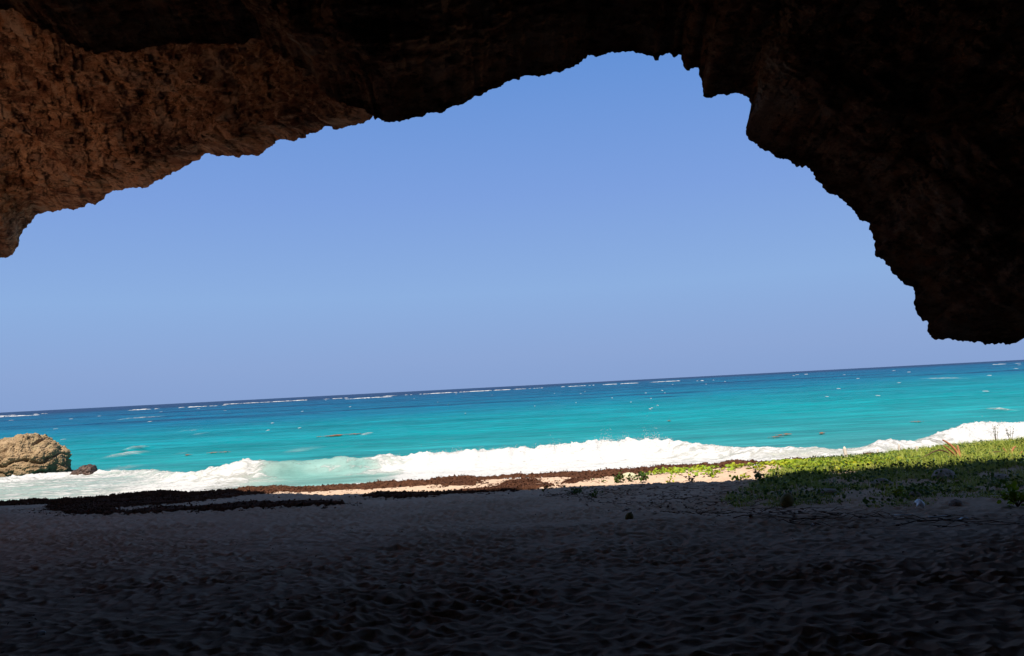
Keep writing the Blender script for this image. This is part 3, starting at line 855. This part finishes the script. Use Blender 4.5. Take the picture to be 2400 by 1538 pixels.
# dead runners lying on the sand
def runner(G, x, y, L, r, az, wob=.5, seg=5, lift=.01):
    n = max(4, int(L / .25)); a = az; pts = []
    for i in range(n):
        pts.append((x, y)); a += random.gauss(0, wob * .3); x += math.cos(a) * L / n; y += math.sin(a) * L / n
    pts = np.array(pts); z = ground(pts[:, 0], pts[:, 1], True) + lift + np.abs(np.random.default_rng(int(abs(x * 1000))).normal(0, .025, n))
    G.tube(np.c_[pts, z], np.linspace(r, r * .45, n), 4)
LIT = [(1380, 1140), (1600, 1135), (1760, 1135), (1830, 1190), (2000, 1200), (2420, 1215), (2420, 1262), (2000, 1250), (1720, 1215), (1560, 1205), (1400, 1180), (1260, 1165)]
pp = sample_poly(LIT, 260, (14, 40))
G = Geo()
for q in pp[:200]:
    runner(G, q[0], q[1], random.uniform(.4, 1.8), random.uniform(.003, .009), random.gauss(0, .6), 1.2)
pv = sample_poly(VINES, 70)
for q in pv: runner(G, q[0], q[1], random.uniform(.6, 2), .007, random.gauss(0, .6))
o = G.build('vine_runners', M_stem)
tag(o, 'thin dead brown vine stems strewn over the sand by the grass', kind='stuff')
# leaf litter
pl = sample_poly([(1300, 1150), (1620, 1140), (1760, 1150), (1720, 1200), (1500, 1215), (1330, 1180)], 200, (18, 40)); pl2 = sample_poly(LIT, 500, (14, 40))
xs3 = rng.uniform(-14, 14, 900); ys3 = rng.uniform(4.5, 30, 900)
pl = np.vstack([pl, pl2]); pl[:, 2] = ground(pl[:, 0], pl[:, 1], True) + .015
P3 = np.stack([xs3, ys3, ground(xs3, ys3, True) + .008], -1)[np.abs(xs3) < ys3 * .7]
v, f = leaves(pl, .085, .25); v3, f3 = leaves(P3, .03, .4)
f = np.vstack([f, f3 + len(v)]); v = np.vstack([v, v3])
o = mesh('leaf_litter', v, f, M_stem, smooth=False)
tag(o, 'small dead brown leaves scattered on the shaded sand', kind='stuff')

# long single branches
def branch(pxs, label, mat=M_stem, r=.02, grp=None):
    P = np.array([gpoint(a, b) for a, b in pxs])
    n = 14; k = np.linspace(0, len(P) - 1, n)
    Q = np.stack([np.interp(k, np.arange(len(P)), P[:, i]) for i in range(3)], -1)
    Q[:, 2] = ground(Q[:, 0], Q[:, 1], True) + r + .01 + .03 * np.abs(np.sin(k * 2.1))
    c = Q[0].copy()
    G = Geo(); G.tube(Q - c, np.linspace(r, r * .4, n), 6)
    # two side twigs
    root = empty('fallen_branch', tuple(c), label, 'branch', grp)
    G.build('stem', mat, root)
    for j in (5, 9):
        g = Geo(); a = random.choice((-1, 1)) * .7; d = Q[j + 1] - Q[j]; d /= np.linalg.norm(d)
        e = np.array([d[0] * math.cos(a) - d[1] * math.sin(a), d[0] * math.sin(a) + d[1] * math.cos(a), .12])
        pts = [Q[j] - c + e * t for t in np.linspace(0, random.uniform(.25, .5), 5)]
        g.tube(pts, np.linspace(r * .5, r * .2, 5), 5); g.build('twig', mat, root)
branch([(1718, 1215), (1800, 1211), (1900, 1208), (2010, 1209), (2090, 1211)], 'long straight dead branch on the sand below the grass', r=.011)
branch([(1795, 1218), (1840, 1228), (1900, 1235), (1990, 1239)], 'bent dead branch nearest the camera, pointing down right', r=.010)
branch([(1850, 1224), (1930, 1221), (1990, 1218)], 'short thin dead branch lying between two longer branches', r=.012)
branch([(2100, 1232), (2200, 1226), (2300, 1229), (2400, 1233)], 'dark fallen branch at the foot of the grass at the right edge', r=.011)

# ------------------------------------------------------------------ coconuts
def coconut(px, py, r, label):
    c = gpoint(px, py)
    root = empty('coconut', (c[0], c[1], ground(c[0], c[1], True)), label, 'coconut', 'fallen coconuts')
    n, k = 22, 28
    th = np.linspace(0, math.pi, n)[:, None]; ph = np.linspace(0, 2 * math.pi, k)[None]
    rr = r * (1 + .05 * np.cos(3 * ph) * np.sin(th) + .0 * th)
    G = np.stack([rr * np.sin(th) * np.cos(ph), rr * np.sin(th) * np.sin(ph), rr * 1.18 * np.cos(th) + 0 * ph], -1)
    G = G + (.03 * r * fbm(G[..., 0] * 9, G[..., 1] * 9, G[..., 2] * 9, o=3, seed=7))[..., None]
    a = .5; G = np.stack([G[..., 0] * math.cos(a) + G[..., 2] * math.sin(a), G[..., 1], -G[..., 0] * math.sin(a) + G[..., 2] * math.cos(a)], -1)
    G[..., 2] += r * .85
    mesh('husk', G, grid_faces(n, k), M_husk, root)
    g = Geo(); g.tube([(r * .5, 0, r * 1.80), (r * .58, 0, r * 1.98), (r * .60, .01, r * 2.08)], [r * .22, r * .16, r * .07], 7)
    g.build('stalk', M_stem, root)
coconut(1475, 1219, .085, 'coconut sitting alone on a small heap of sand in mid beach')
coconut(1845, 1190, .155, 'larger green brown coconut at the edge of the grass')

# ------------------------------------------------------------------ single plants
def plant(px, py, h, nl, label, size=.14, mat=M_leaf2, spread=.42, grp='small plants on the bare sand'):
    h *= .7
    c = gpoint(px, py); c[2] = ground(c[0], c[1], True)
    root = empty('beach_plant', tuple(c), label, 'plant', grp)
    G = Geo(); tips = []
    for i in range(max(4, nl // 5)):
        a = random.uniform(0, 6.28); L = h * random.uniform(.6, 1.1); sp = spread * random.uniform(.3, 1)
        pts = [(math.cos(a) * sp * t**1.3, math.sin(a) * sp * t**1.3, L * math.sin(t * 1.5)) for t in np.linspace(0, 1, 6)]
        G.tube(pts, np.linspace(.012, .005, 6), 4)
        for t in np.linspace(.35, 1, 5): tips.append((math.cos(a) * sp * t**1.3, math.sin(a) * sp * t**1.3, L * math.sin(t * 1.5)))
    G.build('stem', M_stem, root)
    tips = np.array(tips); tips = tips[rng.integers(0, len(tips), nl)] + rng.normal(0, .03, (nl, 3))
    tips[:, 2] = np.abs(tips[:, 2]) + .02
    v, f = leaves(np.repeat(tips, 2, 0) + rng.normal(0, .05, (nl * 2, 3)), size * .62, .9)
    mesh('foliage', v, f, mat, root, smooth=False)
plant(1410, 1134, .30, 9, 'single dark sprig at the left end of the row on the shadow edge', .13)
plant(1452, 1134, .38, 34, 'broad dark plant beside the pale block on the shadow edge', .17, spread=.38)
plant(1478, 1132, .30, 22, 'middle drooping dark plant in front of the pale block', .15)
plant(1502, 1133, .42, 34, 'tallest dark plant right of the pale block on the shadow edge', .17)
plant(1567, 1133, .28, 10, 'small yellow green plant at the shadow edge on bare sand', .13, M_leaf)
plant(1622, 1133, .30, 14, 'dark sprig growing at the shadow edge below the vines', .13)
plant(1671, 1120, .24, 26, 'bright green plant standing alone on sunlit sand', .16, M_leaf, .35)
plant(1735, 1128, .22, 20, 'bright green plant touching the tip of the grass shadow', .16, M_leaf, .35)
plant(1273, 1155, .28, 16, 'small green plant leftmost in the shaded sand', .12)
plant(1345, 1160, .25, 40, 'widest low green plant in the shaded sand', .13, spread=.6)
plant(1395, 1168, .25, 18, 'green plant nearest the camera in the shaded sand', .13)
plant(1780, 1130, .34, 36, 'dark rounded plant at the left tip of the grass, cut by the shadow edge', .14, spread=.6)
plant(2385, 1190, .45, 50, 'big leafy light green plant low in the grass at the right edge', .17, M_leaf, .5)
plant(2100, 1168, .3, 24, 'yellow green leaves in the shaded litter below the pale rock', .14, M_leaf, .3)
def weed(px, py, h, label):
    c = gpoint(px, py); root = empty('tall_weed', tuple(c), label, 'weed', 'tall weeds above the grass')
    G = Geo(); V = []
    for i in range(4):
        a = random.uniform(0, 6.28); sp = random.uniform(.05, .22)
        pts = [(math.cos(a) * sp * t, math.sin(a) * sp * t, h * t * random.uniform(.97, 1.0)) for t in np.linspace(0, 1, 8)]
        G.tube(pts, np.linspace(.014, .006, 8), 4); V += pts[4:]
    G.build('stem', M_stem, root)
    V = np.repeat(np.array(V), 3, 0) + rng.normal(0, .035, (len(V) * 3, 3))
    v, f = leaves(V, .045, 1.0); mesh('foliage', v, f, M_leaf2, root, smooth=False)  # seed heads along the stalk, built from small leaf shapes
weed(2335, 1045, .95, 'tall thin seeded weed rising from the grass, left of the two')
weed(2370, 1040, .8, 'tall thin seeded weed rising from the grass, nearest the right edge')

# ------------------------------------------------------------------ dry palm fronds
def curve_px(pts, Y0, dY=0):
    P = np.array([at_y(np.array(a), np.array(b), np.array(Y0 + dY * i / max(1, len(pts) - 1))) for i, (a, b) in enumerate(pts)])
    n = 14; k = np.linspace(0, len(P) - 1, n)
    Q = np.stack([np.interp(k, np.arange(len(P)), P[:, i]) for i in range(3)], -1)
    for _ in range(2): Q[1:-1] = (Q[:-2] + 2 * Q[1:-1] + Q[2:]) / 4
    return Q
def stalk(root, c, pts, Y0, dY, r0, r1, mat, nm='stalk'):
    Q = curve_px(pts, Y0, dY) - c
    r0 *= .72; r1 *= .7
    r = np.interp(np.linspace(0, 1, 14), [0, .15, .6, 1], [r0, r0 * .85, (r0 + r1) / 2, r1])
    G = Geo(); G.tube(Q, r, 8)
    # fibres splitting from the stalk
    for j in (4, 7, 10):
        d = Q[j + 1] - Q[j]; e = d * 1.5 + rng.normal(0, .03, 3)
        G.tube([Q[j], Q[j] + e * .5, Q[j] + e], [r[j] * .4, r[j] * .25, .004], 5)
    G.build(nm, mat, root)
c = gpoint(2252, 1080); Y0 = c[1]
root = empty('palm_frond', tuple(c), 'splayed dry orange palm frond base with fat upright stalks in the grass', 'palm frond')
stalk(root, c, [(2252, 1078), (2245, 1062), (2232, 1046), (2218, 1036), (2209, 1031)], Y0, .3, .085, .035, M_frond)
stalk(root, c, [(2250, 1078), (2238, 1066), (2224, 1054), (2211, 1044)], Y0 - .1, -.2, .075, .03, M_frond)
stalk(root, c, [(2252, 1078), (2249, 1064), (2246, 1052), (2244, 1045)], Y0, .2, .06, .05, M_frond)
stalk(root, c, [(2256, 1080), (2268, 1074), (2280, 1068)], Y0, .2, .05, .02, M_frond)
stalk(root, c, [(2248, 1079), (2232, 1068), (2215, 1056), (2200, 1054), (2186, 1059), (2172, 1068), (2155, 1076)], Y0 - .2, -.6, .04, .02, M_frond_dark, 'dark_stalk')
c2 = gpoint(2375, 1075); Y1 = c2[1]
root = empty('palm_frond', tuple(c2), 'second dry palm frond base half in shadow near the right edge', 'palm frond')
stalk(root, c2, [(2376, 1073), (2370, 1062), (2375, 1050), (2380, 1047)], Y1, .1, .06, .04, M_frond)
stalk(root, c2, [(2374, 1074), (2362, 1062), (2350, 1050)], Y1, .1, .04, .02, M_frond)
stalk(root, c2, [(2380, 1074), (2388, 1066), (2396, 1058)], Y1, .1, .05, .03, M_frond)
stalk(root, c2, [(2372, 1075), (2355, 1060), (2330, 1058), (2305, 1066), (2280, 1078)], Y1 - .2, -.4, .03, .014, M_frond_dark, 'dark_stalk')

# ------------------------------------------------------------------ pale stakes, stones, litter
def stake(px, py, h, w, label, lean=.0):
    c = gpoint(px, py); c[2] = ground(c[0], c[1], True)
    n, k = 12, 10
    t = np.linspace(0, 1, n)[:, None]; ph = np.linspace(0, 2 * math.pi, k)[None]
    prof = np.interp(t, [0, .1, .5, .85, .97, 1], [1.1, 1, .92, .8, .55, .02])
    G = np.stack([w / 2 * prof * np.cos(ph) + lean * h * t, w / 3 * prof * np.sin(ph), h * t + 0 * ph], -1)
    G += (.012 * fbm(G[..., 0] * 12, G[..., 1] * 12, G[..., 2] * 5, o=3, seed=px))[..., None]
    o = mesh('wooden_stake', G, grid_faces(n, k), M_pale); o.location = tuple(c)
    tag(o, label, 'stake', 'pale stakes in the vines')
stake(1984, 1072, .62, .17, 'widest pale weathered stake standing in the vines', -.1)
stake(2108, 1068, .58, .13, 'pale stake standing where vines meet the tall grass', .05)
stake(2057, 1070, .45, .10, 'short pale stake between the two bigger stakes', .08)
stake(2150, 1068, .48, .12, 'pale stake half hidden by grass, closest to the palm frond', 0)
stake(1962, 1080, .26, .20, 'low pale stump just left of the widest stake', 0)

def stone(px, py, rx, ry, rz, label, mat, seed, name='rock', cat='rock', sink=.55, grp=None):
    c = gpoint(px, py); n, k = 40, 48
    th = np.linspace(0, math.pi, n)[:, None]; ph = np.linspace(0, 2 * math.pi, k)[None]
    G = np.stack([np.sin(th) * np.cos(ph), np.sin(th) * np.sin(ph), np.cos(th) + 0 * ph], -1)
    d = 1 + .22 * fbm(G[..., 0] * 1.6, G[..., 1] * 1.6, G[..., 2] * 1.6, o=2, seed=seed) + .07 * fbm(G[..., 0] * 5, G[..., 1] * 5, G[..., 2] * 5, o=4, seed=seed + 2, ridged=True)
    G = G * d[..., None] * np.array([rx, ry, rz]); G[..., 2] += rz * (1 - sink)
    G[:, -1] = G[:, 0]
    o = mesh(name, G, grid_faces(n, k), mat); o.location = tuple(c); tag(o, label, cat, grp)
M_stone = plain('pale_limestone', (.34, .29, .25), (.22, .18, .15), 6, .9, .1, .7, .05)
M_block = plain('cream_stone', (.44, .41, .27), (.34, .30, .19), 9, .8, .2, .6, .03)
stone(1475, 1123, .30, .2, .17, 'pale cream block of stone behind the dark plants at the shadow edge', M_block, 3)
stone(2212, 1126, .28, .26, .20, 'pale rock in the shaded grass below the palm frond', M_stone, 5)
stone(2068, 1140, .24, .2, .14, 'flat brownish rock in the shade left of the pale rock', M_stone, 8)
stone(2345, 1128, .20, .18, .13, 'small pale rock in shaded grass near the right edge', M_stone, 12)
stone(1940, 1158, .26, .2, .09, 'low wide rock in the shade behind the larger coconut', M_stone, 15)
stone(2240, 1186, .12, .11, .08, 'rounded grey rock among the dead stems at the grass foot', M_stone, 18)
stone(2145, 1166, .12, .1, .09, 'smallest round rock above the scrap of white plastic', M_stone, 21)

def scrap(px, py, L, W, h, az, label, name='plastic_scrap', cat='litter'):
    c = gpoint(px, py); c[2] = ground(c[0], c[1], True) + .02
    n, m = 9, 6
    s = np.linspace(-.5, .5, n)[:, None]; t = np.linspace(-.5, .5, m)[None]
    zz = h * (.4 + .6 * np.cos(s * 3)) + .25 * W * np.cos(t * 5) + 0 * s
    X = s * L + 0 * t; Y = t * W + .1 * L * np.sin(s * 6)
    ca, sa = math.cos(az), math.sin(az)
    top = np.stack([X * ca - Y * sa, X * sa + Y * ca, zz], -1)
    bot = top - np.array([0, 0, .012])
    V = np.concatenate([top.reshape(-1, 3), bot.reshape(-1, 3)]); F = grid_faces(n, m)
    ring = [i for i in range(m)] + [i * m + m - 1 for i in range(1, n)] + [(n - 1) * m + i for i in range(m - 2, -1, -1)] + [i * m for i in range(n - 2, 0, -1)]
    k = n * m
    side = [(ring[i], ring[(i + 1) % len(ring)], ring[(i + 1) % len(ring)] + k, ring[i] + k) for i in range(len(ring))]
    o = mesh(name, V, np.vstack([F[:, ::-1], F + k, np.array(side)]), M_plastic); o.location = tuple(c); tag(o, label, cat)
scrap(2156, 1200, .30, .14, .16, 1.1, 'torn scrap of white plastic standing in the stems at the foot of the grass')
scrap(2205, 1215, .40, .03, .02, -.2, 'thin white plastic strip lying right of the torn scrap')
scrap(2252, 1219, .36, .03, .02, .4, 'thin white plastic strip nearest the right, slanting up')
scrap(2120, 1212, .34, .03, .02, -.5, 'thin white plastic strip lying left of the torn scrap')
scrap(1905, 1233, .12, .04, .04, .7, 'tiny white plastic piece beside the bent branch')
scrap(1127, 1412, .10, .02, .01, -.7, 'tiny white plastic stick alone on the dark foreground sand')
scrap(1540, 1387, .05, .02, .01, .2, 'tiny pale plastic chip on the dark sand, right of the stick')
scrap(97, 1495, .07, .05, .02, .4, 'tiny white plastic bit on the dark sand at lower left')

# ------------------------------------------------------------------ drifting seaweed
def mat_float(px, py, wpx, ang, label, wy=1.0):
    xx0, yy0 = sea_pt(px, py); L = wpx / FPX * yy0
    W = wy
    gx = np.arange(-L / 2 - .3, L / 2 + .3, .09); gy = np.arange(-W * 2.2, W * 2.2, .12)
    X, Y = np.meshgrid(gx, gy)
    cen = ang * X + W * .9 * perlin(X * .35 + px, X * 0, seed=px)
    d = 1 - ((X / (L / 2))**2 + ((Y - cen) / (W * .6))**2) + .95 * fbm(X * .7, Y * .8, o=5, seed=px + 1, gain=.65)
    ok = d > .28
    F = grid_faces(*X.shape); F = F[ok.ravel()[F].sum(1) >= 4]
    if len(F) == 0: return
    used, inv = np.unique(F, return_inverse=True)
    zs = np.clip(d * .06, 0, .10) + .02 * perlin(X * 3, Y * 3, seed=9)
    am0 = np.interp(yy0, [43, 50, 58, 120, 400], [0, .02, .10, .22, .35])
    XX, YY = X + xx0, Y + yy0
    zs = zs + .05 + am0 * (.55 * fbm(XX * .07, YY * .22, o=3, seed=71) + .22 * fbm(XX * .5, YY * .9, o=2, seed=75)) + np.interp(YY, [50, 52, 56], [.5, .1, 0]) * 0
    top = np.stack([X.ravel(), Y.ravel(), zs.ravel()], -1)[used]
    Fi = inv.reshape(F.shape)
    V = np.vstack([top, top - np.array([0, 0, .10])])
    o = mesh('floating_seaweed', V, np.vstack([Fi, Fi[:, ::-1] + len(top)]), M_float)
    o.location = (xx0, yy0, 0); tag(o, label, 'seaweed', 'mats of seaweed drifting in the shallows')
mat_float(800, 1022, 110, .10, 'longest orange brown mat of seaweed drifting in mid water', 1.2)
mat_float(440, 1069, 26, .1, 'small round orange seaweed mat left of the thin wavy one', .7)
mat_float(505, 1064, 85, .35, 'thin wavy orange seaweed mat slanting up towards the right', .8)
mat_float(1567, 990, 12, 0, 'tiny lone seaweed clump in turquoise water above the breaker', 1.0)
mat_float(1850, 1020, 75, .05, 'reddish seaweed mat drifting just outside the wash right of centre', .6)
mat_float(1815, 1026, 50, -.15, 'curved reddish seaweed strand left of the larger reddish mat', .5)
mat_float(1925, 1017, 24, .5, 'short upright seaweed smear right of the reddish mats', .8)
mat_float(2150, 990, 30, 0, 'faint brown seaweed fleck out beyond the right hand wash', .7)
mat_float(785, 1094, 12, 0, 'tiny brown scrap of seaweed inside the green wave', .3)

# ------------------------------------------------------------------ white caps, reef surf, spray
def lumps(items, name, label, seed):
    V, F, n = [], [], 0
    r = np.random.default_rng(seed)
    th = np.linspace(0, math.pi / 2, 5)[:, None]; ph = np.linspace(0, 2 * math.pi, 13)[None]
    B = np.stack([np.sin(th) * np.cos(ph), np.sin(th) * np.sin(ph), np.cos(th) + 0 * ph], -1)[::-1]
    gf = grid_faces(5, 13)
    for (x, y, z, lx, ly, lz) in items:
        d = 1 + .35 * fbm(B[..., 0] * 2 + x, B[..., 1] * 2 + y, B[..., 2] * 2, o=2, seed=seed)
        G = B * d[..., None] * np.array([lx, ly, lz]) + np.array([x, y, z])
        G[:, -1] = G[:, 0]
        V.append(G.reshape(-1, 3)); F.append(gf + n); n += 65
    o = mesh(name, np.vstack(V), np.vstack(F), M_spray); tag(o, label, kind='stuff'); return o
items = []
for (a, b, wd) in [(0, 971, 60), (40, 970, 40), (70, 968, 30), (93, 964, 10), (325, 955, 38), (362, 954, 10), (460, 948, 38), (518, 945, 16), (555, 942, 36), (605, 939, 34), (650, 937, 40), (690, 934, 40), (713, 933, 12),
                   (770, 931, 12), (797, 929, 24), (842, 928, 40), (885, 926, 50), (915, 921, 22), (963, 920, 18), (1000, 919, 20), (1030, 914, 50), (1062, 914, 18), (1095, 913, 20), (1130, 910, 55), (1180, 909, 40), (1222, 905, 26), (1250, 905, 14), (1268, 904, 10),
                   (1340, 898, 20), (1360, 897, 20), (1385, 896, 10), (1420, 895, 14), (1447, 894, 40), (1475, 892, 30), (1567, 890, 44), (1640, 888, 10), (1880, 870, 14), (2340, 848, 28), (2385, 844, 12)]:
    Yd = 850 if b - hz(a) > 4 else 1100
    x0 = float(at_y(np.array(a), np.array(b), np.array(Yd))[0])
    for k in range(12 if wd > 18 else 4):
        x = x0 + random.gauss(0, .33) * wd / FPX * Yd
        items.append((x, Yd + random.uniform(-12, 12), .1, wd * random.uniform(.06, .26) / FPX * Yd, 4, random.uniform(.08, .5) * (1.35 if wd > 30 else 1)))
for k in range(60):   # small caps all over
    p = 9 + 70 * rng.uniform()**1.9
    Yd = 9200 / p; x = rng.uniform(-.68, .68) * Yd
    wpx = rng.uniform(1, 3.2) * (1 if rng.uniform() < .9 else 2)
    lz = rng.uniform(.1, .6) * Yd / FPX
    items.append((x, Yd, am0z if False else 0.0 + .08, wpx / FPX * Yd / 2, .4 + .004 * Yd, lz + .05))
lumps(items, 'whitecaps', 'white caps and reef surf flecking the sea out to the horizon', 701)
# spray thrown up by the breaker
V, F = [], []
n = 0
oct_ = np.array([(1, 0, 0), (-1, 0, 0), (0, 1, 0), (0, -1, 0), (0, 0, 1), (0, 0, -1)], float)
tri = np.array([(0, 2, 4), (2, 1, 4), (1, 3, 4), (3, 0, 4), (2, 0, 5), (1, 2, 5), (3, 1, 5), (0, 3, 5)])
def crest_at(px):
    return [np.interp(px, tab[:, 0], tab[:, k]) for k in (1, 2)]
for (a, b, num, hh) in [(960, 1560, 900, .12), (1390, 1420, 130, .30), (1430, 1460, 120, .28), (1495, 1530, 150, .34), (1270, 1290, 50, .25), (1040, 1070, 60, .16), (900, 925, 60, .06), (2190, 2340, 160, .08), (305, 330, 0, 0)]:
    for k in range(num):
        q = random.uniform(a, b); A_, C_ = crest_at(q)
        x = (q - 1200) / 40; y = C_ + random.gauss(.1, .25)
        z = A_ * 1.02 + random.expovariate(1 / max(hh * .55, .01)) - .06
        r_ = random.uniform(.005, .019)
        V.append(oct_ * r_ * np.array([1, 1, random.uniform(1, 1.8)]) + np.array([x, y, z])); F.append(tri + n); n += 6
o = mesh('sea_spray', np.vstack(V), np.vstack(F), M_spray, smooth=True)
tag(o, 'droplets of white spray thrown up along the breaker crest', kind='stuff')
